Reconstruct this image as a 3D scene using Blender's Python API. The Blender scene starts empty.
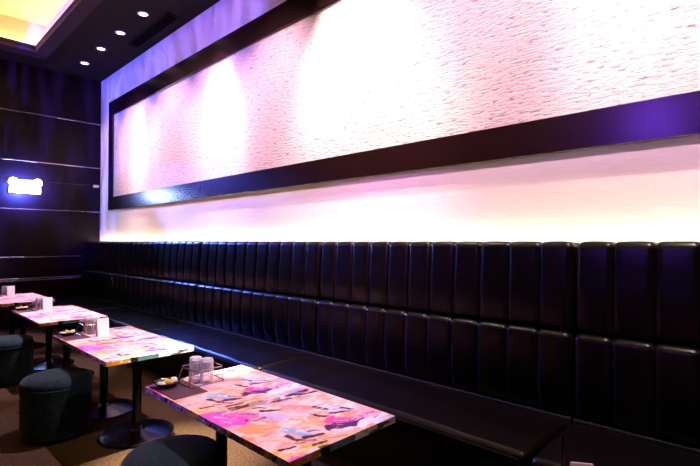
import bpy, bmesh, math, random
import numpy as np
from mathutils import Vector, Matrix

# ---------------------------------------------------------------- basics
# plan coordinates: x runs along the banquette towards the end wall, y runs towards the
# banquette wall (to the right), z is up.  F() turns them into Blender's right-handed world.
sc = bpy.context.scene
C = sc.collection
PI = math.pi
rnd = random.Random(7)
def F(p): return Vector((p[0], -p[1], p[2]))

L, D, ZC = 8.72, 2.79, 4.14        # end wall, long wall, ceiling height
YB, XB = -3.6, -2.2                # how far the room is built

sc.view_settings.view_transform = 'Standard'
sc.view_settings.look = 'None'
sc.view_settings.gamma = 1.0
sc.view_settings.use_curve_mapping = False
sc.view_settings.exposure = 0.0
sc.cycles.use_denoising = True
sc.cycles.max_bounces = 8
sc.cycles.sample_clamp_indirect = 4.0
sc.cycles.caustics_reflective = False
sc.cycles.caustics_refractive = False

def s2l(c):
    c = np.asarray(c, float) / 255.0
    return np.where(c <= .04045, c / 12.92, ((c + .055) / 1.055) ** 2.4)
def col(r, g, b): return tuple(float(v) for v in s2l((r, g, b))) + (1.0,)

# ---------------------------------------------------------------- materials
def new_mat(name):
    m = bpy.data.materials.new(name); m.use_nodes = True
    nt = m.node_tree
    return m, nt, nt.nodes['Principled BSDF']
def N(nt, kind, **kw):
    n = nt.nodes.new(kind)
    for k, v in kw.items():
        if k in n.inputs: n.inputs[k].default_value = v
        else: setattr(n, k, v)
    return n
def ramp(nt, stops):
    r = nt.nodes.new('ShaderNodeValToRGB')
    e = r.color_ramp.elements
    while len(e) < len(stops): e.new(0.5)
    for i, (p, c) in enumerate(stops):
        e[i].position = p; e[i].color = c
    return r
def textured(name, c1, c2, rough, scale=(1, 1, 1), nscale=5, detail=6, bump=0.0, bdist=.01, distort=0.0, spec=.5, metal=0.0,
             lo=.35, hi=.65, coat=0.0, nrough=.55):
    m, nt, b = new_mat(name)
    tc = N(nt, 'ShaderNodeTexCoord'); mp = N(nt, 'ShaderNodeMapping'); mp.inputs['Scale'].default_value = scale
    nz = N(nt, 'ShaderNodeTexNoise'); nz.inputs['Scale'].default_value = nscale; nz.inputs['Detail'].default_value = detail
    nz.inputs['Distortion'].default_value = distort; nz.inputs['Roughness'].default_value = nrough
    nt.links.new(tc.outputs['Object'], mp.inputs['Vector']); nt.links.new(mp.outputs[0], nz.inputs['Vector'])
    r = ramp(nt, [(lo, c1), (hi, c2)])
    nt.links.new(nz.outputs['Fac'], r.inputs[0]); nt.links.new(r.outputs[0], b.inputs['Base Color'])
    b.inputs['Roughness'].default_value = rough
    b.inputs['Specular IOR Level'].default_value = spec
    b.inputs['Metallic'].default_value = metal
    b.inputs['Coat Weight'].default_value = coat
    b.inputs['Coat Roughness'].default_value = .15
    if bump:
        bp = N(nt, 'ShaderNodeBump'); bp.inputs['Strength'].default_value = bump; bp.inputs['Distance'].default_value = bdist
        nt.links.new(nz.outputs['Fac'], bp.inputs['Height']); nt.links.new(bp.outputs[0], b.inputs['Normal'])
    return m
def emit(name, c, s):
    m = bpy.data.materials.new(name); m.use_nodes = True; nt = m.node_tree; nt.nodes.clear()
    e = nt.nodes.new('ShaderNodeEmission'); o = nt.nodes.new('ShaderNodeOutputMaterial')
    e.inputs[0].default_value = c; e.inputs[1].default_value = s
    nt.links.new(e.outputs[0], o.inputs[0]); return m

M = {}
M['leather'] = textured('black_leather', col(8, 5, 5), col(12, 7, 7), .3, nscale=70, detail=4, bump=.12, bdist=.004, spec=.24)
M['piping'] = textured('leather_piping', col(34, 22, 20), col(40, 26, 22), .3, nscale=60)
M['plinth'] = textured('plinth_black', col(8, 6, 7), col(11, 8, 9), .6, nscale=8)
M['frame'] = textured('frame_wood', col(22, 9, 11), col(34, 14, 16), .22, scale=(1, 14, 14), nscale=6, bump=.15, bdist=.003, spec=.5)
M['wallpaint'] = textured('wall_plaster', col(232, 222, 214), col(240, 231, 224), .75, scale=(2.5, 2.5, 40), nscale=3, bump=.12, bdist=.004, spec=.2)
M['ceil'] = textured('ceiling_paint', col(31, 22, 23), col(34, 24, 25), .85, nscale=3, spec=.1)
M['tray'] = textured('tray_white', col(236, 218, 184), col(240, 224, 190), .8, nscale=2, spec=.2)
M['rim'] = textured('tray_rim_paint', col(46, 28, 36), col(52, 32, 40), .75, nscale=4, spec=.15)
M['panel'] = textured('end_wall_wood', col(13, 4, 6), col(27, 9, 9), .36, scale=(14, 1.2, 26), nscale=4, detail=8, bump=.1, bdist=.002, spec=.16)
M['chrome'] = textured('chrome_strip', col(190, 180, 176), col(205, 196, 192), .22, nscale=4, metal=1.0)
M['black'] = textured('black_metal', col(7, 6, 8), col(10, 9, 11), .18, nscale=9, spec=.25)
M['carpet'] = textured('carpet', col(18, 13, 10), col(74, 57, 41), .95, nscale=70, detail=5, bump=.6, bdist=.01, spec=.05, lo=.3, hi=.72, nrough=.75)
M['velvet'] = textured('teal_velvet', col(3, 15, 20), col(10, 37, 48), .85, nscale=40, detail=4, bump=.15, bdist=.004, spec=.2)
M['velvet'].node_tree.nodes['Principled BSDF'].inputs['Sheen Weight'].default_value = .1
M['velvet'].node_tree.nodes['Principled BSDF'].inputs['Sheen Roughness'].default_value = .4
M['mat'] = textured('placemat', col(62, 34, 46), col(74, 42, 54), .6, nscale=120, bump=.2, bdist=.002)
M['dish'] = textured('dish_black', col(14, 12, 13), col(20, 16, 17), .2, nscale=10)
M['white'] = textured('card_white', col(236, 226, 228), col(242, 234, 236), .6, nscale=10)
M['candyw'] = textured('wrapper_white', col(230, 214, 200), col(240, 232, 222), .4, nscale=30)
M['candyy'] = textured('wrapper_yellow', col(224, 176, 52), col(236, 198, 80), .4, nscale=30)
M['vent'] = textured('vent_black', col(5, 4, 5), col(7, 6, 7), .8, nscale=6, spec=.05)
M['trim'] = textured('downlight_white', col(214, 206, 212), col(224, 216, 220), .35, nscale=8)
M['swbox'] = textured('switch_white', col(236, 230, 232), col(242, 238, 240), .4, nscale=8)
M['lens'] = textured('downlight_dark', col(60, 48, 52), col(70, 56, 60), .3, nscale=20)
M['ledwarm'] = emit('led_warm', (1.0, .76, .52, 1), 62.0)
M['ledtray'] = emit('led_tray', (1.0, .60, .15, 1), 58.0)
M['lamp'] = emit('downlight_lamp', (1.0, .90, .80, 1), 9.0)
M['emerg'] = emit('fixture_blue_white', (.36, .50, 1.0, 1), 60.0)
M['house'] = textured('fixture_housing', col(120, 120, 150), col(130, 130, 160), .4, nscale=8)

# stone relief panel: split-face ledges, long low lumps with fine crevices
def stone():
    m, nt, b = new_mat('stone_relief')
    tc = N(nt, 'ShaderNodeTexCoord')
    def noise(scale, vec, detail=6, rough=.6):
        mp = N(nt, 'ShaderNodeMapping'); mp.inputs['Scale'].default_value = scale
        nt.links.new(tc.outputs['Object'], mp.inputs['Vector'])
        n = N(nt, 'ShaderNodeTexNoise'); n.inputs['Scale'].default_value = vec
        n.inputs['Detail'].default_value = detail; n.inputs['Roughness'].default_value = rough
        nt.links.new(mp.outputs[0], n.inputs['Vector']); return n
    a = noise((8, 8, 36), 1.9, 7, .64)
    c = noise((2.2, 2.2, 11), 1.3, 3, .5)
    ad = N(nt, 'ShaderNodeMath', operation='MULTIPLY_ADD'); ad.inputs[1].default_value = .25
    nt.links.new(c.outputs['Fac'], ad.inputs[0]); nt.links.new(a.outputs['Fac'], ad.inputs[2])
    bp = N(nt, 'ShaderNodeBump'); bp.inputs['Strength'].default_value = 1.0; bp.inputs['Distance'].default_value = .05
    nt.links.new(ad.outputs[0], bp.inputs['Height']); nt.links.new(bp.outputs[0], b.inputs['Normal'])
    r = ramp(nt, [(.34, col(164, 134, 130)), (.43, col(240, 226, 218))])  # crevice shade painted into the colour: low parts of the relief go darker
    nt.links.new(a.outputs['Fac'], r.inputs[0]); nt.links.new(r.outputs[0], b.inputs['Base Color'])
    b.inputs['Roughness'].default_value = .85; b.inputs['Specular IOR Level'].default_value = .15
    return m
M['stone'] = stone()

def glass():
    m = bpy.data.materials.new('drinking_glass'); m.use_nodes = True; nt = m.node_tree; nt.nodes.clear()
    o = nt.nodes.new('ShaderNodeOutputMaterial')
    t = nt.nodes.new('ShaderNodeBsdfTransparent'); t.inputs[0].default_value = (.86, .84, .88, 1)
    g = nt.nodes.new('ShaderNodeBsdfPrincipled'); g.inputs['Base Color'].default_value = (.92, .88, .92, 1); g.inputs['Roughness'].default_value = .08
    g.inputs['Specular IOR Level'].default_value = .8
    lw = nt.nodes.new('ShaderNodeLayerWeight'); lw.inputs[0].default_value = .42
    mr = N(nt, 'ShaderNodeMapRange'); mr.inputs['To Min'].default_value = .14; mr.inputs['To Max'].default_value = .85
    mx = nt.nodes.new('ShaderNodeMixShader')
    nt.links.new(lw.outputs['Facing'], mr.inputs[0]); nt.links.new(mr.outputs[0], mx.inputs[0])
    nt.links.new(t.outputs[0], mx.inputs[1]); nt.links.new(g.outputs[0], mx.inputs[2]); nt.links.new(mx.outputs[0], o.inputs[0])
    return m
M['glass'] = glass()

def print_mat():
    m, nt, b = new_mat('printed_tabletop')
    a = N(nt, 'ShaderNodeAttribute', attribute_name='paint')
    nt.links.new(a.outputs['Color'], b.inputs['Base Color'])
    b.inputs['Roughness'].default_value = .35; b.inputs['Specular IOR Level'].default_value = .12
    return m
M['print'] = print_mat()

# ---------------------------------------------------------------- mesh helpers
def link(o, parent=None):
    C.objects.link(o)
    if parent is not None: o.parent = parent
    return o
def build(name, bm, mat, parent=None, loc=(0, 0, 0), smooth=True, angle=35):
    for v in bm.verts: v.co.y = -v.co.y
    bmesh.ops.reverse_faces(bm, faces=bm.faces[:])
    bmesh.ops.recalc_face_normals(bm, faces=bm.faces[:])
    if smooth:
        for f in bm.faces: f.smooth = True
        for e in bm.edges:
            if len(e.link_faces) == 2 and e.calc_face_angle(0) > math.radians(angle): e.smooth = False
    me = bpy.data.meshes.new(name); bm.to_mesh(me); bm.free()
    me.materials.append(mat)
    o = bpy.data.objects.new(name, me); o.location = F(loc)
    return link(o, parent)
def BM(): return bmesh.new()
def box(bm, x0, x1, y0, y1, z0, z1, bevel=0.0, seg=2, mtx=None):
    t = bmesh.new(); bmesh.ops.create_cube(t, size=1)
    for v in t.verts:
        v.co = Vector(((x0 + x1) / 2 + v.co.x * (x1 - x0), (y0 + y1) / 2 + v.co.y * (y1 - y0), (z0 + z1) / 2 + v.co.z * (z1 - z0)))
    if bevel: bmesh.ops.bevel(t, geom=t.edges[:], offset=bevel, segments=seg, affect='EDGES', profile=.5)
    if mtx is not None: bmesh.ops.transform(t, matrix=mtx, verts=t.verts[:])
    me = bpy.data.meshes.new('tmp'); t.to_mesh(me); t.free(); bm.from_mesh(me); bpy.data.meshes.remove(me)
def lathe(bm, prof, cx=0, cy=0, seg=40):
    rings = []
    for r, z in prof:
        if r < 1e-6: rings.append([bm.verts.new((cx, cy, z))])
        else: rings.append([bm.verts.new((cx + r * math.cos(2 * PI * i / seg), cy + r * math.sin(2 * PI * i / seg), z)) for i in range(seg)])
    for a, b in zip(rings, rings[1:]):
        for i in range(seg):
            j = (i + 1) % seg
            if len(a) == 1 and len(b) == 1: continue
            if len(a) == 1: bm.faces.new((a[0], b[i], b[j]))
            elif len(b) == 1: bm.faces.new((a[i], a[j], b[0]))
            else: bm.faces.new((a[i], a[j], b[j], b[i]))
def tube(bm, pts, r, seg=8, closed=False):
    pts = [Vector(p) for p in pts]; n = len(pts); rings = []
    for i, p in enumerate(pts):
        if closed: d = pts[(i + 1) % n] - pts[i - 1]
        else: d = pts[min(i + 1, n - 1)] - pts[max(i - 1, 0)]
        d.normalize()
        up = Vector((0, 0, 1)) if abs(d.z) < .9 else Vector((1, 0, 0))
        a = d.cross(up).normalized(); b = d.cross(a).normalized()
        rings.append([bm.verts.new(p + a * r * math.cos(2 * PI * k / seg) + b * r * math.sin(2 * PI * k / seg)) for k in range(seg)])
    for i in range(n if closed else n - 1):
        A, B = rings[i], rings[(i + 1) % n]
        for k in range(seg):
            j = (k + 1) % seg; bm.faces.new((A[k], A[j], B[j], B[k]))
    if not closed: bm.faces.new(rings[0]); bm.faces.new(rings[-1][::-1])
def rrect(x0, x1, y0, y1, z, r, n=4):
    out = []
    for cx, cy, a0 in ((x1 - r, y1 - r, 0), (x0 + r, y1 - r, 90), (x0 + r, y0 + r, 180), (x1 - r, y0 + r, 270)):
        for k in range(n + 1):
            a = math.radians(a0 + 90 * k / n); out.append((cx + r * math.cos(a), cy + r * math.sin(a), z))
    return out

def tag(o, label, cat, group=None, kind=None):
    if label: o['label'] = label
    if cat: o['category'] = cat
    if group: o['group'] = group
    if kind: o['kind'] = kind
    return o
def thing(name, loc, label, cat, group=None):
    o = bpy.data.objects.new(name, None); o.empty_display_size = .1; o.location = F(loc); link(o)
    return tag(o, label, cat, group)
def dup(root, loc, label, group=None, turn=0.0):
    r = root.copy(); C.objects.link(r); r.location = F(loc); r.rotation_euler.z = turn
    r['label'] = label
    if group: r['group'] = group
    for ch in list(root.children):
        c = ch.copy(); C.objects.link(c); c.parent = r
        for g in list(ch.children):
            d = g.copy(); C.objects.link(d); d.parent = c
    return r
def struct(name, bm, mat, **kw):
    o = build(name, bm, mat, **kw); o['kind'] = 'structure'; return o

# ---------------------------------------------------------------- the room
b = BM(); box(b, XB, L + .1, YB, D + .1, -.1, 0); struct('floor', b, M['carpet'], smooth=False)
b = BM(); box(b, XB, L, D, D + .1, 0, ZC + .5); struct('wall_right', b, M['wallpaint'], smooth=False)
b = BM(); box(b, L, L + .1, YB, D + .1, 0, ZC + .5); struct('wall_end', b, M['panel'], smooth=False)

OX0, OX1, OY0, OY1 = -1.4, 7.93, -1.65, 1.65       # tray opening
b = BM()
box(b, OX1, L, YB, D, ZC, ZC + .06); box(b, XB, OX0, YB, D, ZC, ZC + .06)
box(b, OX0, OX1, OY1, D, ZC, ZC + .06); box(b, OX0, OX1, YB, OY0, ZC, ZC + .06)
struct('ceiling', b, M['ceil'], smooth=False)
b = BM()                                            # the lit recess of the tray above the ledge
e = .16
box(b, OX0 - e - .05, OX1 + e + .05, OY0 - e - .05, OY1 + e + .05, ZC + .44, ZC + .48)
box(b, OX1 + e, OX1 + e + .05, OY0 - e, OY1 + e, ZC + .06, ZC + .44); box(b, OX0 - e - .05, OX0 - e, OY0 - e, OY1 + e, ZC + .06, ZC + .44)
box(b, OX0 - e, OX1 + e, OY1 + e, OY1 + e + .05, ZC + .06, ZC + .44); box(b, OX0 - e, OX1 + e, OY0 - e - .05, OY0 - e, ZC + .06, ZC + .44)
struct('ceiling_recess', b, M['tray'], smooth=False)
b = BM()                                            # rim around the tray opening, a little below the ceiling
w1, w2, zr = .25, .17, ZC - .04
box(b, OX1, OX1 + w1, OY0 - w2, OY1 + w2, zr, ZC); box(b, OX0 - w1, OX0, OY0 - w2, OY1 + w2, zr, ZC)
box(b, OX0, OX1, OY1, OY1 + w2, zr, ZC); box(b, OX0, OX1, OY0 - w2, OY0, zr, ZC)
struct('trim_1', b, M['rim'], smooth=False)
b = BM(); z = ZC + .066; q = .035
box(b, OX1 + e - .04, OX1 + e - .01, OY0, OY1, z, z + .02); box(b, OX0, OX1, OY1 + e - .04, OY1 + e - .01, z, z + .02); box(b, OX0, OX1, OY0 - e + .01, OY0 - e + .04, z, z + .02)
tag(build('cove_light', b, M['ledtray'], smooth=False), 'warm light strip hidden on the ledge of the ceiling tray', 'light strip')
b = BM(); box(b, -1.1, 8.66, 2.705, 2.727, 1.253, 1.267)
tag(build('light_strip', b, M['ledwarm'], smooth=False), 'warm light strip tucked between the banquette back and the white wall', 'light strip')

for i, z in enumerate((3.38, 2.615, 1.855, 1.10, .765, .735, .345)):
    b = BM(); box(b, L - .006, L, YB, D - .004 if z > 1.4 else 2.50, z - .008, z + .008, .002, 1)
    struct('trim_%d' % (i + 2), b, M['chrome'], smooth=False)

# cable and switch beside the lit fixture
b = BM(); box(b, L - .008, L, 1.885, 2.68, 2.303, 2.315, .003, 1)
tag(build('cable_duct', b, M['frame']), 'thin dark cable duct running from glowing fixture to small white box', 'cable duct')
t = thing('wall_switch', (L, 2.72, 2.30), 'small white wall box on dark end wall beside the corner', 'switch')
b = BM(); box(b, -.022, 0, -.045, .045, -.022, .022, .006); build('box_body', b, M['swbox'], t)
b = BM(); box(b, -.027, -.022, -.022, .022, -.012, .012, .002); build('button', b, M['swbox'], t)

# lit fixture on the end wall
t = thing('wall_lamp', (L, 1.69, 2.2), 'glowing blue-white light fixture with two round heads on dark wall', 'wall lamp')
b = BM(); box(b, -.05, 0, -.20, .20, -.09, .095, .01); build('housing', b, M['house'], t)
b = BM(); box(b, -.062, -.05, -.205, .205, -.10, .0, .006); build('light_bar', b, M['emerg'], t)
b = BM(); box(b, -.058, -.05, -.19, .19, .004, .105, .004); build('lamp_panel', b, M['emerg'], t)
for s in (-1, 1):
    b = BM(); lathe(b, [(0, -.03), (.045, -.03), (.060, -.01), (.062, .012), (.05, .025), (0, .03)], seg=28)
    bmesh.ops.transform(b, matrix=Matrix.Translation((-.07, s * .158, .070)) @ Matrix.Rotation(-PI / 2, 4, 'Y'), verts=b.verts[:])
    build('lamp_head', b, M['emerg'], t)

# downlights
def downlight(loc, label):
    t = thing('downlight', loc, label, 'ceiling light', 'downlights in the dark ceiling')
    b = BM(); lathe(b, [(.046, .0), (.048, -.008), (.060, -.010), (.067, -.004), (.067, 0)], seg=36); build('trim_ring', b, M['trim'], t)
    b = BM(); lathe(b, [(0, -.003), (.045, -.003), (.047, -.001)], seg=28); build('lamp', b, M['lamp'], t)
    for k in range(2):
        b = BM(); box(b, -.011, .011, -.011, .011, -.008, -.003, .003, 1)
        bmesh.ops.translate(b, vec=(.018 if k else -.014, .016 if k else -.02, 0), verts=b.verts[:]); build('lens_clip', b, M['lens'], t)
    return t
d0 = downlight((7.98, 2.31, ZC), 'round recessed downlight nearest the dark end wall')
for x, lb in ((7.21, 'second round recessed downlight counted from the dark end wall'),
              (6.47, 'third round recessed downlight, level with the far end of the vent'),
              (5.73, 'round recessed downlight farthest from the end wall, beside the vent')):
    dup(d0, (x, 2.30, ZC), lb)
# vent
t = thing('ceiling_vent', (6.12, 2.57, ZC), 'long narrow black slot vent in the ceiling beside the wall', 'vent')
b = BM()
for x0, x1, y0, y1 in ((-.65, .65, -.095, -.07), (-.65, .65, .07, .095), (-.65, -.62, -.07, .07), (.62, .65, -.07, .07)): box(b, x0, x1, y0, y1, -.014, 0, .003, 1)
build('vent_frame', b, M['ceil'], t)
b = BM(); box(b, -.62, .62, -.07, .07, -.003, 0)
for k in range(5): box(b, -.62, .62, -.055 + k * .0275 - .004, -.055 + k * .0275 + .004, -.011, -.003)
build('vent_grille', b, M['vent'], t)

# framed stone panel
t = thing('wall_panel', (4.2, D, 1.86), 'huge white stone relief panel in dark wood frame on the long wall', 'wall panel')
p = .036
fx0, fx1, fz0, fz1 = -1.9, 8.235, 1.865, 3.665        # outer frame
ix0, ix1, iz0, iz1 = -1.7, 8.05, 2.075, 3.425
ox, oz = 4.2, 1.86
def rail(name, quad):
    # quad: outer/inner outline (x,z), extruded to the wall
    b = BM(); f = [b.verts.new((x - ox, -p, z - oz)) for x, z in quad]; k = [b.verts.new((x - ox, 0, z - oz)) for x, z in quad]
    b.faces.new(f); b.faces.new(k[::-1])
    for i in range(4): j = (i + 1) % 4; b.faces.new((f[i], f[j], k[j], k[i]))
    bmesh.ops.recalc_face_normals(b, faces=b.faces[:])
    bmesh.ops.bevel(b, geom=b.edges[:], offset=.003, segments=1, affect='EDGES')
    build(name, b, M['frame'], t, smooth=False)
rail('bottom_rail', [(fx0, fz0), (fx1, fz0), (ix1, iz0), (ix0, iz0)])
rail('top_rail', [(ix0, iz1), (ix1, iz1), (fx1, fz1), (fx0, fz1)])
rail('side_rail', [(fx1, fz0), (fx1, fz1), (ix1, iz1), (ix1, iz0)])
rail('side_rail', [(fx0, fz1), (fx0, fz0), (ix0, iz0), (ix0, iz1)])
b = BM(); box(b, ix0 - ox, ix1 - ox, -.012, 0, iz0 - oz, iz1 - oz); build('stone_panel', b, M['stone'], t, smooth=False)

# ---------------------------------------------------------------- banquette
NCH = 11
def channel_cushion(W, prof, groove=.016, lead=0):
    """prof: closed list of (y, z, amount) around the section; channels run across it."""
    bm = BM(); rows = []
    sub = 12; cw = W / NCH
    xs = []
    for c in range(NCH):
        for k in range(sub):
            t_ = k / sub; xs.append((c * cw + t_ * cw, c, t_))
    xs.append((W, NCH - 1, 1.0))
    n = len(prof); P = [Vector((0, y, z)) for y, z, a in prof]
    nor = []
    for i in range(n):
        d = (P[(i + 1) % n] - P[i - 1]).normalized(); nor.append(Vector((0, d.z, -d.y)))
    cen = sum(P, Vector()) / n
    for i in range(n):
        if nor[i].dot(P[i] - cen) < 0: nor[i] = -nor[i]
    for x, c, t_ in xs:
        u = abs(2 * t_ - 1)
        off = -groove * .9 * (u ** 13) - .002 * u * u
        if (c == 0 and t_ < .5) or (c == NCH - 1 and t_ > .5): off = -groove * 1.9 * (u ** 7) - .002 * u * u
        rows.append([bm.verts.new(Vector((x, 0, 0)) + P[i] + nor[i] * off * prof[i][2]) for i in range(n)])
    for a, c in zip(rows, rows[1:]):
        for i in range(n):
            j = (i + 1) % n; bm.faces.new((a[i], a[j], c[j], c[i]))
    bm.faces.new(rows[0]); bm.faces.new(rows[-1][::-1])
    return bm
def arc(cy, cz, r, a0, a1, n, amt):
    return [(cy + r * math.cos(math.radians(a0 + (a1 - a0) * k / n)), cz + r * math.sin(math.radians(a0 + (a1 - a0) * k / n)), amt) for k in range(n + 1)]
# section of each backrest row (front face towards smaller y)
up_prof = arc(2.570, .905, .022, 270, 180, 4, .7) + [(2.545, 1.0, 1), (2.550, 1.12, 1), (2.562, 1.22, 1)] + arc(2.612, 1.305, .046, 172, 90, 7, 1) + \
          [(2.66, 1.349, .7)] + arc(2.668, 1.335, .012, 70, 0, 2, .2) + [(2.68, 1.0, 0), (2.68, .883, 0)]
lo_prof = arc(2.545, .462, .02, 270, 180, 3, .7) + [(2.508, .56, 1), (2.507, .68, 1), (2.512, .79, 1)] + arc(2.548, .838, .036, 172, 90, 6, 1) + \
          [(2.60, .876, .5), (2.66, .876, 0), (2.68, .87, 0), (2.68, .6, 0), (2.68, .442, 0)]
W = 1.963
bench0 = thing('banquette', (.84, 0, 0), '', 'bench', 'black leather banquette sections along the wall')
o = build('upper_backrest', channel_cushion(W, up_prof), M['leather'], bench0, angle=60)
o = build('lower_backrest', channel_cushion(W, lo_prof), M['leather'], bench0, angle=60)
def seat_cushion():
    bm = BM(); x0, x1, y0, y1, z0, z1 = .002, W - .002, 1.965, 2.50, .29, .43
    nx, ny = 36, 16; r = .032
    rings = []
    # section in y-z swept along x, with the ends drawn in
    prof = arc(y0 + .02, z0 + .02, .02, 270, 180, 3, 1) + arc(y0 + r, z1 - r, r, 180, 90, 6, 1)
    for k in range(1, ny): 
        s = k / ny; prof.append((y0 + r + (y1 - y0 - 2 * r) * s, z1 + .010 * math.sin(PI * s), 1))
    prof += arc(y1 - r, z1 - r, r, 90, 0, 5, 1) + arc(y1 - .02, z0 + .02, .02, 0, -90, 3, 1)
    cy, cz = (y0 + y1) / 2, (z0 + z1) / 2
    xs = [(x0 + r * (1 - math.sin(a)), -r * (1 - math.cos(a))) for a in [PI / 2 * (1 - k / 6) for k in range(7)]]
    xs = [(x0 + r - r * math.cos(PI / 2 * k / 6), r * (1 - math.sin(PI / 2 * k / 6))) for k in range(7)]
    full = [(x, d) for x, d in xs] + [(x0 + r + (x1 - x0 - 2 * r) * k / nx, 0) for k in range(1, nx)] + [(x0 + x1 - x, d) for x, d in xs[::-1]]
    for x, d in full:
        puff = .006 * math.sin(PI * (x - x0) / (x1 - x0)) + .0025 * math.sin(x * 17) * math.sin(x * 5.3)
        ring = []
        for y, z, _ in prof:
            sy = (abs(y - cy) - d) / max(abs(y - cy), 1e-6) if abs(y - cy) > d else 0
            zz = z - d if z > cz else z + d
            if z > z1 - .002: zz += puff
            ring.append(bm.verts.new((x, cy + (y - cy) * sy, zz)))
        rings.append(ring)
    n = len(prof)
    for a, c in zip(rings, rings[1:]):
        for i in range(n):
            j = (i + 1) % n; bm.faces.new((a[i], a[j], c[j], c[i]))
    bm.faces.new(rings[0]); bm.faces.new(rings[-1][::-1])
    return bm
build('seat', seat_cushion(), M['leather'], bench0, angle=60)
b = BM(); tube(b, [(.03, 1.966, .403), (W / 2, 1.964, .404), (W - .03, 1.966, .403)], .0045, 6)
build('piping', b, M['piping'], bench0)
b = BM(); box(b, .002, W - .002, 2.06, 2.68, 0.0, .288); build('plinth', b, M['plinth'], bench0, smooth=False)
b = BM(); box(b, .004, W - .004, 2.503, 2.68, .288, .440); box(b, .004, W - .004, 2.6815, 2.70, 0, 1.30); box(b, .004, W - .004, 2.70, 2.74, 1.225, 1.25); build('back_board', b, M['plinth'], bench0, smooth=False)
bench0['label'] = 'black channelled leather banquette section behind the nearest patterned table'
for x, lb in ((2.81, 'black channelled leather banquette section behind the second patterned table'),
              (4.78, 'black channelled leather banquette section behind the third patterned table'),
              (6.75, 'black channelled leather banquette section touching the dark end wall'),
              (-1.13, 'black channelled leather banquette section running out of the right edge')):
    dup(bench0, (x, 0, 0), lb)

# ---------------------------------------------------------------- printed tables
TL, TW, TZ, TH = 1.18, .58, .6, .028
def vnoise(x, y, seed):
    r = np.random.RandomState(seed); T = r.rand(64, 64)
    xi, yi = np.floor(x).astype(int), np.floor(y).astype(int); fx, fy = x - xi, y - yi
    fx, fy = fx * fx * (3 - 2 * fx), fy * fy * (3 - 2 * fy)
    g = lambda i, j: T[i % 64, j % 64]
    return (g(xi, yi) * (1 - fx) + g(xi + 1, yi) * fx) * (1 - fy) + (g(xi, yi + 1) * (1 - fx) + g(xi + 1, yi + 1) * fx) * fy
def fbm(x, y, s, o=3): return sum(vnoise(x * 2 ** k, y * 2 ** k, s + k) * .5 ** k for k in range(o)) / sum(.5 ** k for k in range(o))
def mix(c, k, m): return c * (1 - m[..., None]) + s2l(k) * m[..., None]
def sstep(a, b, x): t_ = np.clip((x - a) / (b - a), 0, 1); return t_ * t_ * (3 - 2 * t_)
# strokes: a0,b0,a1,b1,half width,colour   (a along the table 0..1 per tile, b across)
ST = [
 (.04,.02,.27,.18,.085,(226,74,190)), (.20,-.02,.30,.13,.07,(222,70,196)), (.10,.20,.32,.30,.05,(232,112,170)), (.02,.10,.06,.24,.02,(124,100,190)),
 (.44,.10,.53,.27,.07,(250,160,104)), (.55,.0,.62,.10,.05,(246,150,112)), (.52,.45,.74,.52,.05,(246,164,132)), (.30,.55,.44,.72,.05,(240,140,130)),
 (.30,.42,.60,.50,.03,(252,196,178)), (.60,.08,.80,.20,.045,(250,196,180)), (.36,.20,.44,.24,.03,(252,206,200)),
 (.72,.60,.82,.74,.06,(214,70,160)), (.83,.54,.89,.76,.055,(104,52,148)), (.79,.66,.85,.80,.03,(176,50,168)), (.81,.83,.83,.95,.018,(190,70,170)),
 (.93,.70,.90,.97,.055,(238,230,246)), (.97,.84,.97,.99,.03,(222,224,244)), (.90,.86,.88,.92,.012,(120,130,196)), (.86,.50,.92,.62,.02,(222,214,240)),
 (.49,.74,.65,.86,.058,(186,200,238)), (.56,.78,.62,.84,.016,(120,150,206)), (.43,.73,.54,.745,.014,(40,28,70)), (.62,.70,.69,.85,.013,(50,34,96)), (.60,.86,.66,.90,.012,(44,32,84)),
 (.50,.59,.57,.60,.012,(104,72,160)), (.56,.60,.66,.635,.013,(46,22,40)),
 (.64,.29,.79,.34,.056,(138,178,216)), (.68,.33,.78,.38,.018,(190,210,232)), (.80,.31,.85,.40,.022,(64,44,92)), (.69,.22,.81,.23,.016,(112,46,60)), (.79,.24,.90,.31,.016,(160,70,86)), (.74,.38,.80,.44,.014,(96,84,150)),
 (.30,.33,.45,.43,.045,(190,176,226)), (.37,.27,.42,.35,.022,(172,160,220)), (.22,.37,.29,.48,.024,(56,26,54)), (.12,.38,.18,.44,.016,(84,36,66)), (.29,.19,.36,.29,.015,(92,40,110)), (.17,.23,.25,.28,.016,(132,86,180)),
 (.02,.26,.05,.50,.028,(92,74,66)), (.04,.38,.10,.66,.03,(150,146,110)), (.08,.48,.18,.80,.03,(150,130,204)), (.09,.76,.08,.92,.03,(40,26,54)), (.14,.60,.16,.95,.03,(66,52,100)), (.12,.68,.19,.90,.016,(214,214,240)), (.05,.70,.03,.95,.02,(160,150,214)),
 (.92,.18,.98,.33,.022,(208,176,66)), (.93,.36,.97,.52,.016,(176,164,72)), (.80,-.02,.84,.06,.025,(236,206,92)), (.90,.02,.96,.14,.022,(240,190,90)), (.84,.07,.87,.16,.012,(74,30,40)), (.84,.19,.87,.24,.010,(70,28,40)), (.94,.26,.96,.36,.010,(70,60,40)),
]
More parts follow.
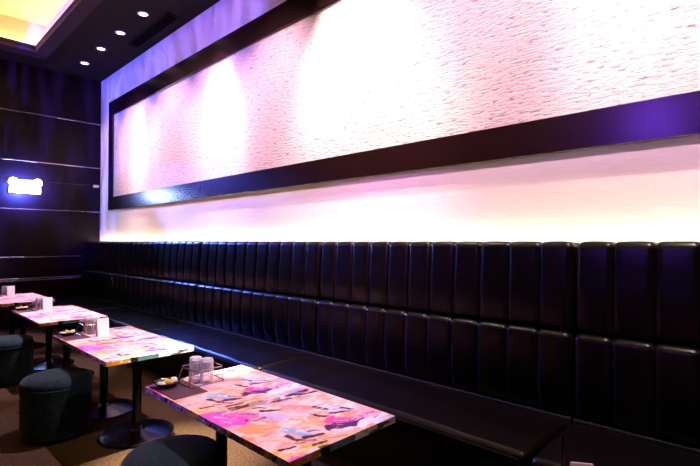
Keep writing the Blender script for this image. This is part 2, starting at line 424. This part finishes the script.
def paint(a, b_):
    """a 0..2 along the table (two prints), b 0..1 across"""
    wa = a + (fbm(a * 9, b_ * 9, 11) - .5) * .07; wb = b_ + (fbm(a * 9, b_ * 9, 23) - .5) * .09
    t_ = np.mod(wa, 1.0)
    base = np.broadcast_to(s2l((248, 178, 160)), a.shape + (3,)).copy()
    st = fbm(np.mod(a, 1) * 14 + b_ * 5, b_ * 8 - a * 2, 31)
    base = mix(base, (250, 206, 206), sstep(.5, .62, st)); base = mix(base, (238, 140, 120), sstep(.44, .34, st) * .8)
    base = mix(base, (240, 168, 190), sstep(.55, .7, fbm(np.mod(a, 1) * 5, b_ * 5, 47)) * .7)
    rag = fbm(a * 34, b_ * 34, 5)
    for a0, b0, a1, b1, w, c in ST:
        if sum(c) < 330: w = w * 1.3 + .003
        best = np.full(a.shape, 9.0)
        for sh in (0, 1, -1):
            px, py = t_ - (a0 + sh), wb - b0; dx, dy = a1 - a0, b1 - b0
            h = np.clip((px * dx + py * dy) / (dx * dx + dy * dy), 0, 1)
            best = np.minimum(best, np.hypot(px - dx * h, py - dy * h) / (1 - .35 * h))
        if sum(c) < 330: c = tuple(v * .6 for v in c)
        m = sstep(1.05, .8, best / w + (rag - .5) * .9)
        base = mix(base, c, m)
    q = np.random.RandomState(5)
    pal = [(252, 226, 228), (244, 150, 140), (250, 200, 180), (230, 190, 226), (248, 172, 190), (255, 238, 236), (222, 120, 130)]
    for k in range(110):
        a0, b0 = q.rand(2); an = q.normal(.9, .5); ln = q.uniform(.03, .10); w = q.uniform(.006, .014); c = pal[q.randint(len(pal))]
        dx, dy = ln * math.cos(an), ln * math.sin(an)
        px = np.mod(t_ - a0 + .5, 1) - .5; py = wb - b0
        h = np.clip((px * dx + py * dy) / (dx * dx + dy * dy), 0, 1)
        base = mix(base, c, sstep(1.0, .6, np.hypot(px - dx * h, py - dy * h) / w + (rag - .5) * 1.2) * .55)
    fine = fbm(a * 60, b_ * 60, 77)
    return base * (.82 + .36 * fine)[..., None]
PAL = [(90, 74, 200), (226, 216, 246), (50, 40, 130), (160, 90, 220), (240, 232, 246), (60, 120, 170), (234, 186, 80), (104, 90, 220), (210, 110, 200), (40, 34, 90)]
def edge_paint(s, z, seed):
    k = vnoise(s * 46 + z * 40, s * 0 + 3.3, seed) * .75 + vnoise(s * 15, z * 60, seed + 3) * .6
    idx = np.clip((k * 10).astype(int), 0, 9)
    return s2l(np.array(PAL)[idx])
def tabletop():
    nx, ny, nz = 300, 150, 4
    vs, fs, cs = [], [], []
    X, Y = np.meshgrid(np.linspace(-TL / 2, TL / 2, nx + 1), np.linspace(-TW / 2, TW / 2, ny + 1), indexing='ij')
    a = (TL / 2 - X) / TL * 2; bb = (Y + TW / 2) / TW
    top = paint(a, bb)
    def add(Pts, colr, flip=False):
        base = len(vs); n0, n1 = Pts.shape[:2]
        vs.extend(Pts.reshape(-1, 3).tolist()); cs.extend(colr.reshape(-1, 3).tolist())
        for i in range(n0 - 1):
            for j in range(n1 - 1):
                q = (base + i * n1 + j, base + (i + 1) * n1 + j, base + (i + 1) * n1 + j + 1, base + i * n1 + j + 1)
                fs.append(q if not flip else q[::-1])
    Z0 = TZ - TH
    add(np.stack([X, -Y, X * 0 + TZ], -1), top, True)
    zz = np.linspace(TZ, Z0, nz + 1)
    for sx, seed, flip in ((-1, 3, False), (1, 8, True)):
        yy, z2 = np.meshgrid(np.linspace(-TW / 2, TW / 2, 121), zz, indexing='ij')
        cc = edge_paint(yy, z2, seed)
        if sx < 0:                                   # yellow to teal to white along the near end
            g = (yy + TW / 2) / TW; k = vnoise(yy * 40, z2 * 90, 4)
            cc = np.broadcast_to(s2l((226, 222, 236)), cc.shape).copy()
            cc = mix(cc, (40, 34, 60), sstep(.55, .75, k) * .9); cc = mix(cc, (30, 110, 116), (np.abs(g - .42) < .15 + .06 * (k - .5)) * .9); cc = mix(cc, (24, 30, 50), (np.abs(g - .29) < .035) * 1.)
            cc = mix(cc, (226, 166, 40), ((g < .25) & (k > .3)) * 1.)
        add(np.stack([yy * 0 + sx * TL / 2, -yy, z2], -1), cc, flip)
    for sy, seed, flip in ((-1, 14, True), (1, 19, False)):
        xx, z2 = np.meshgrid(np.linspace(-TL / 2, TL / 2, 241), zz, indexing='ij')
        add(np.stack([xx, -(xx * 0 + sy * TW / 2), z2], -1), edge_paint(xx, z2, seed), flip)
    base = len(vs); vs.extend([(-TL / 2, -TW / 2, Z0), (TL / 2, -TW / 2, Z0), (TL / 2, TW / 2, Z0), (-TL / 2, TW / 2, Z0)]); cs.extend([tuple(s2l((20, 16, 20)))] * 4)
    fs.append((base + 3, base + 2, base + 1, base))
    me = bpy.data.meshes.new('tabletop'); me.from_pydata(vs, [], fs)
    at = me.color_attributes.new('paint', 'FLOAT_COLOR', 'POINT')
    at.data.foreach_set('color', np.hstack([np.array(cs), np.ones((len(cs), 1))]).astype(np.float32).ravel())
    me.materials.append(M['print'])
    bm = bmesh.new(); bm.from_mesh(me); bmesh.ops.remove_doubles(bm, verts=[], dist=1e-5); bmesh.ops.recalc_face_normals(bm, faces=bm.faces[:]); 
    bm.to_mesh(me); bm.free(); me.update()
    return bpy.data.objects.new('tabletop', me)
TABLES = [(1.835, 1.288), (3.67, 1.32), (5.56, 1.38), (7.43, 1.38), (0.0, 1.28)]
TLAB = ['pink printed table nearest the camera with two glasses and a snack dish on it',
        'pink and purple printed table second from the camera, beside the teal stool',
        'pale printed table third from the camera, with a yellow corner',
        'farthest printed table, cut by the left edge of the photo',
        'printed table below the bottom right corner, holding the tilted white card']
table0 = thing('printed_table', TABLES[0] + (0,), TLAB[0], 'table', 'printed lounge tables along the banquette')
link(tabletop(), table0)
for s in (-1, 1):
    px = s * .33
    b = BM(); lathe(b, [(0, TZ - TH - .006), (.10, TZ - TH - .006), (.10, TZ - TH), (0, TZ - TH)], px, 0, 24); build('top_plate', b, M['black'], table0)
    b = BM(); lathe(b, [(.0, .05), (.030, .05), (.030, TZ - TH - .006), (0, TZ - TH - .006)], px, 0, 24); build('pole', b, M['black'], table0)
    b = BM(); lathe(b, [(0, 0), (.235, 0), (.245, .006), (.243, .014), (.20, .022), (.12, .032), (.06, .042), (.045, .058), (.03, .062), (0, .062)], px, 0, 48); build('pedestal_base', b, M['black'], table0)
for k in range(1, 5): dup(table0, TABLES[k] + (0,), TLAB[k])

# ---------------------------------------------------------------- things on the tables
WHERE = ['on the nearest printed table', 'on the second printed table', 'on the third printed table', 'on the farthest printed table', 'on the table at the bottom right corner']
def mat_mesh():
    b = BM(); box(b, -.145, .145, -.0875, .0875, 0, .0035, .001, 1); return b
m0 = build('placemat', mat_mesh(), M['mat'], loc=(2.262, 1.096, TZ))
tag(m0, 'dark maroon placemat under the snack dish ' + WHERE[0], 'placemat', 'maroon placemats on the tables')
dish0 = build('snack_dish', (lambda b: (lathe(b, [(0, .004), (.038, 0), (.044, .002), (.062, .020), (.066, .026), (.063, .027), (.056, .020), (.04, .009), (0, .008)], seg=36), b)[1])(BM()), M['dish'], loc=(2.34, 1.075, TZ + .0035))
tag(dish0, 'small black dish holding white and yellow pieces ' + WHERE[0], 'dish', 'black snack dishes on the tables')
def candy(name, mat, loc, rz, tilt, L_=.05):
    b = BM(); box(b, -L_ / 2, L_ / 2, -.015, .015, -.010, .010, .006, 2)
    bmesh.ops.transform(b, matrix=Matrix.Rotation(rz, 4, 'Z') @ Matrix.Rotation(tilt, 4, 'Y'), verts=b.verts[:])
    return build(name, b, mat, loc=loc)
CS = [('candyw', -.012, -.033, .022, .9, .2, 'white piece at the left of the black dish '), ('candyy', -.008, .004, .026, 1.9, .35, 'yellow piece in the middle of the black dish '),
      ('candyw', -.002, .036, .027, .3, .1, 'white piece at the right of the black dish ')]
cand = []
for mk, dx, dy, dz, rz, ti, lb in CS:
    o = candy('snack_piece', M[mk], (2.34 + dx, 1.075 + dy, TZ + .0035 + dz), rz, ti); tag(o, lb + WHERE[0], 'snack', 'snack pieces in the dishes'); cand.append((o, dx, dy, dz, lb))
rack0 = thing('glass_rack', (2.297, 1.243, TZ + .0037), 'thin wire rack holding two upturned glasses ' + WHERE[0], 'wire rack', 'wire glass racks on the tables')
b = BM(); tube(b, rrect(-.088, .084, -.102, .092, .0032, .02), .0032, 8, True); build('base_loop', b, M['chrome'], rack0)
b = BM(); tube(b, rrect(-.078, .076, -.078, .088, .078, .02), .0032, 8, True); build('top_loop', b, M['chrome'], rack0)
for sx in (-1, 1):
    for y0, y1 in ((-.100, -.077), (.090, .086)):
        b = BM(); tube(b, [(sx * .066, y0, .0035), (sx * .063, y0 + (y1 - y0) * .3, .03), (sx * .056, y1, .078)], .003, 8); build('rack_post', b, M['chrome'], rack0)
def tumbler():
    b = BM()   # standing upside down: rim below, thick base on top
    lathe(b, [(.0335, 0), (.0355, 0), (.0345, .05), (.0325, .115), (.031, .125), (.027, .128), (0, .128), (0, .112), (.028, .110), (.030, .10), (.0322, .05), (.0335, 0)], seg=36)
    return b
g0 = thing('tumbler_glass', (2.33, 1.228, TZ), 'left upturned clear glass in the wire rack ' + WHERE[0], 'glass', 'upturned tumblers in the racks')
b = BM(); lathe(b, [(.0335, 0), (.0355, 0), (.0345, .05), (.0325, .112), (.0300, .112), (.0318, .05), (.0335, 0)], seg=36); build('glass_wall', b, M['glass'], g0)
b = BM(); lathe(b, [(0, .1125), (.0325, .1125), (.0320, .121), (.029, .127), (0, .126)], seg=36); build('glass_base', b, M['glass'], g0)
dup(g0, (2.262, 1.257, TZ), 'right upturned clear glass in the wire rack ' + WHERE[0])
def card_mesh(w, h):
    b = BM(); ang = .16                         # folded tent card
    for s in (-1, 1):
        t_ = bmesh.new(); bmesh.ops.create_cube(t_, size=1)
        for v in t_.verts: v.co = Vector((v.co.x * .0016, v.co.y * w, v.co.z * h + h / 2))
        bmesh.ops.transform(t_, matrix=Matrix.Translation((s * (h * math.sin(ang) + .0012), 0, .0003)) @ Matrix.Rotation(-s * ang, 4, 'Y'), verts=t_.verts[:])
        me = bpy.data.meshes.new('tmp'); t_.to_mesh(me); t_.free(); b.from_mesh(me); bpy.data.meshes.remove(me)
    return b
CAT = 'white folded tent card standing beside the glasses '
c0 = None
for k in (1, 2, 3):
    X, Y = TABLES[k]; ex, ey = X - TABLES[0][0], Y - TABLES[0][1]
    o = m0.copy(); C.objects.link(o); o.location = F((2.262 + ex, 1.093 + ey, TZ)); o['label'] = 'dark maroon placemat under the snack dish ' + WHERE[k]
    if k < 3:
        o = dish0.copy(); C.objects.link(o); o.location = F((2.34 + ex, 1.075 + ey, TZ + .0035)); o['label'] = 'small black dish holding white and yellow pieces ' + WHERE[k]
        for o0, dx, dy, dz, lb in cand:
            o = o0.copy(); C.objects.link(o); o.location = F((2.34 + ex + dx, 1.075 + ey + dy, TZ + .0035 + dz)); o['label'] = lb + WHERE[k]
    dup(rack0, (2.297 + ex, 1.243 + ey, TZ + .0037), 'thin wire rack holding two upturned glasses ' + WHERE[k])
    dup(g0, (2.33 + ex, 1.228 + ey, TZ), 'left upturned clear glass in the wire rack ' + WHERE[k])
    dup(g0, (2.262 + ex, 1.257 + ey, TZ), 'right upturned clear glass in the wire rack ' + WHERE[k])
    if c0 is None:
        c0 = build('tent_card', card_mesh(.085, .14), M['white'], loc=(2.13 + ex, 1.265 + ey, TZ), smooth=False); tag(c0, CAT + WHERE[k], 'card', 'white tent cards on the tables')
    else:
        o = c0.copy(); C.objects.link(o); o.location = F((2.13 + ex, 1.265 + ey, TZ)); o['label'] = CAT + WHERE[k]
o = build('tent_card', card_mesh(.06, .12), M['white'], loc=(.445, 1.415, TZ), smooth=False); o.rotation_euler.z = -math.radians(58)
tag(o, 'white folded card peeking in at the bottom edge below the seat', 'card', 'white tent cards on the tables')
b = BM(); lathe(b, [(0, 0), (.006, 0), (.006, .15), (.003, .162), (0, .163)], seg=14)
tag(build('pen', b, M['black'], loc=(.515, 1.475, TZ)), 'dark upright stick beside the white card at the bottom edge', 'pen')

# ---------------------------------------------------------------- stools
def stool(loc, label):
    t = thing('drum_stool', loc, label, 'stool', 'dark teal drum stools')
    b = BM(); lathe(b, [(0, .012), (.205, .03), (.212, .036), (.216, .10), (.217, .30), (.215, .353)], seg=56); build('drum_body', b, M['velvet'], t)
    b = BM(); lathe(b, [(.215, .357), (.217, .370), (.213, .390), (.198, .410), (.165, .422), (.09, .428), (0, .430)], seg=56); build('cushion_top', b, M['velvet'], t)
    b = BM(); tube(b, [(.2165 * math.cos(2 * PI * k / 48), .2165 * math.sin(2 * PI * k / 48), .355) for k in range(48)], .005, 6, True); build('piping', b, M['velvet'], t)
    for k in range(4):
        a = PI / 4 + k * PI / 2
        b = BM(); lathe(b, [(0, 0), (.018, 0), (.02, .031), (0, .031)], .16 * math.cos(a), .16 * math.sin(a), 16); build('foot', b, M['black'], t)
    return t
s0 = stool((3.74, .93, 0), 'dark teal drum stool tucked under the second printed table')
dup(s0, (2.0, .95, 0), 'dark drum stool at the bottom edge beside the nearest printed table', turn=math.radians(27))
dup(s0, (5.46, .93, 0), 'dark teal drum stool at the left edge beside the third printed table')

# ---------------------------------------------------------------- light
def spot(name, loc, aim, power, deg, colr=(1, .86, .72), blend=.5, size=.03, gobo=None):
    l = bpy.data.lights.new(name, 'SPOT'); l.energy = power; l.spot_size = math.radians(deg); l.spot_blend = blend
    l.shadow_soft_size = size; l.color = colr
    o = bpy.data.objects.new(name, l); o.location = F(loc)
    o.rotation_euler = (F(aim) - F(loc)).to_track_quat('-Z', 'Y').to_euler(); C.objects.link(o)
    if gobo:
        l.use_nodes = True; nt = l.node_tree; em = nt.nodes['Emission']
        tc = N(nt, 'ShaderNodeTexCoord'); mp = N(nt, 'ShaderNodeMapping'); mp.inputs['Scale'].default_value = gobo[0]
        nz = N(nt, 'ShaderNodeTexNoise'); nz.inputs['Scale'].default_value = gobo[1]; nz.inputs['Detail'].default_value = 2
        r = ramp(nt, [(gobo[2], (0, 0, 0, 1)), (gobo[3], (1, 1, 1, 1))])
        nt.links.new(tc.outputs['Normal'], mp.inputs[0]); nt.links.new(mp.outputs[0], nz.inputs['Vector']); nt.links.new(nz.outputs['Fac'], r.inputs[0]); nt.links.new(r.outputs[0], em.inputs['Strength'])
    return o
WARM = (1, .84, .74)
# adjustable downlights of the row, turned onto the stone panel
for x, pw, deg, tgt in ((7.05, 480, 30, 2.75), (4.72, 560, 42, 2.7), (2.62, 620, 66, 2.65), (.1, 560, 66, 2.65)):
    spot('wall_washer', (x, 2.28, ZC - .03), (x, D, tgt), pw, deg, WARM, 1.0)
# added row of pink spots in the tray opening, washing the panel
for k in range(8):
    x = .2 + 1.15 * k
    spot('pink_wash', (x, .9, ZC + .02), (x, D, 2.74), 540, 45, (1, .58, .86), .9, .05)
# table spots
for (x, y), pw in zip(TABLES, (620, 1050, 1650, 1150, 400)):
    spot('table_spot', (x - .5, 2.25, ZC - .03), (x, y - .17, TZ), pw, 27, (1, .70, .93), .6)
spot('floor_spot', (2.75, 2.2, ZC - .03), (2.78, 1.4, 0), 9000, 18, (1, .80, .58), .9)
# lower wall below the frame
for x, pw in ((7.98, 30), (6.47, 30), (4.98, 35), (3.48, 42), (1.98, 48), (.48, 50)):
    spot('row_downlight', (x, 2.30, ZC - .03), (x, 2.74, 1.55), pw, 50, (1, .70, .60), .8)
# coloured club lights behind and left of the camera, then added fill spots
spot('blue_pattern', (5.2, -2.4, 3.6), (7.4, D, 3.9), 3600, 32, (.12, .10, 1), .8, .02, ((11, 2.6, 1), 3.0, .10, .80))
spot('blue_pattern', (3.2, -2.4, 3.6), (5.0, D, 3.95), 2600, 32, (.26, .14, 1), .8, .02, ((11, 2.6, 1), 3.0, .10, .80))
spot('blue_end_pattern', (4.5, -1.5, 3.4), (L, 1.3, 2.9), 15000, 48, (.05, .05, 1), .8, .02, ((12, 1.5, 1), 3.0, .47, .66))
spot('violet_bench', (1.6, -1.6, 3.2), (2.3, 2.55, 1.15), 420, 28, (.62, .12, 1), .9, .08)
spot('blue_right', (1.5, -2.8, 3.2), (.40, D, 1.7), 170, 26, (.20, .05, 1), .9, .25)
spot('violet_edge_fill', (1.0, -2.6, 1.5), (2.15, 1.0, .58), 150, 15, (.40, .26, 1), .9, .05)  # added low spot, brightens the front edge of the nearest table
spot('violet_edge_fill', (1.2, -2.4, 1.5), (3.25, 1.03, .58), 130, 7, (.40, .26, 1), .9, .05)  # added low spot for the second table's front edge
spot('end_edge_fill', (-1.6, 1.3, 1.75), (2.6, 1.32, .56), 260, 13, (1, .8, .86), .9, .05)  # added low spot, brightens the table ends that face the camera
spot('bench_top_fill', (.3, 2.2, ZC - .03), (1.7, 2.6, 1.35), 160, 60, (1, .66, .40), .9, .04)  # added warm fill for the brown sheen along the backrest top
spot('blue_bench_fill', (8.45, 2.1, 3.0), (4.2, 2.6, 1.15), 2600, 28, (.05, .12, 1), .7, .04)  # added unseen spot near the end wall for blue glints on the leather
spot('seat_seam_fill', (.0, 2.1, ZC - .03), (3.4, 2.25, .43), 1200, 34, (1, .66, .40), .9, .04)  # added warm fill so the seat seams catch a highlight
spot('fixture_halo_fill', (L - .5, 1.69, 2.2), (L, 1.69, 2.2), 500, 120, (.08, .10, 1), 1.0, .05)  # added spot facing the wall, makes the blue halo around the fixture

w = bpy.data.worlds.new('World'); sc.world = w; w.use_nodes = True
w.node_tree.nodes['Background'].inputs[0].default_value = (.30, .16, .34, 1); w.node_tree.nodes['Background'].inputs[1].default_value = .012

# ---------------------------------------------------------------- camera
f_px, yaw, pitch = 462.56, .80557, .017756
c_, s_ = math.cos(yaw), math.sin(yaw)
fw = F((c_ * math.cos(pitch), s_ * math.cos(pitch), math.sin(pitch))); rt = F((-s_, c_, 0)); upv = rt.cross(fw)
cam = bpy.data.cameras.new('Camera'); cam.sensor_width = 36; cam.sensor_fit = 'HORIZONTAL'; cam.lens = f_px / 700 * 36; cam.clip_start = .02
co = bpy.data.objects.new('Camera', cam); C.objects.link(co)
co.matrix_world = Matrix(((rt.x, upv.x, -fw.x, 0), (rt.y, upv.y, -fw.y, 0), (rt.z, upv.z, -fw.z, 1.35), (0, 0, 0, 1)))
sc.camera = co
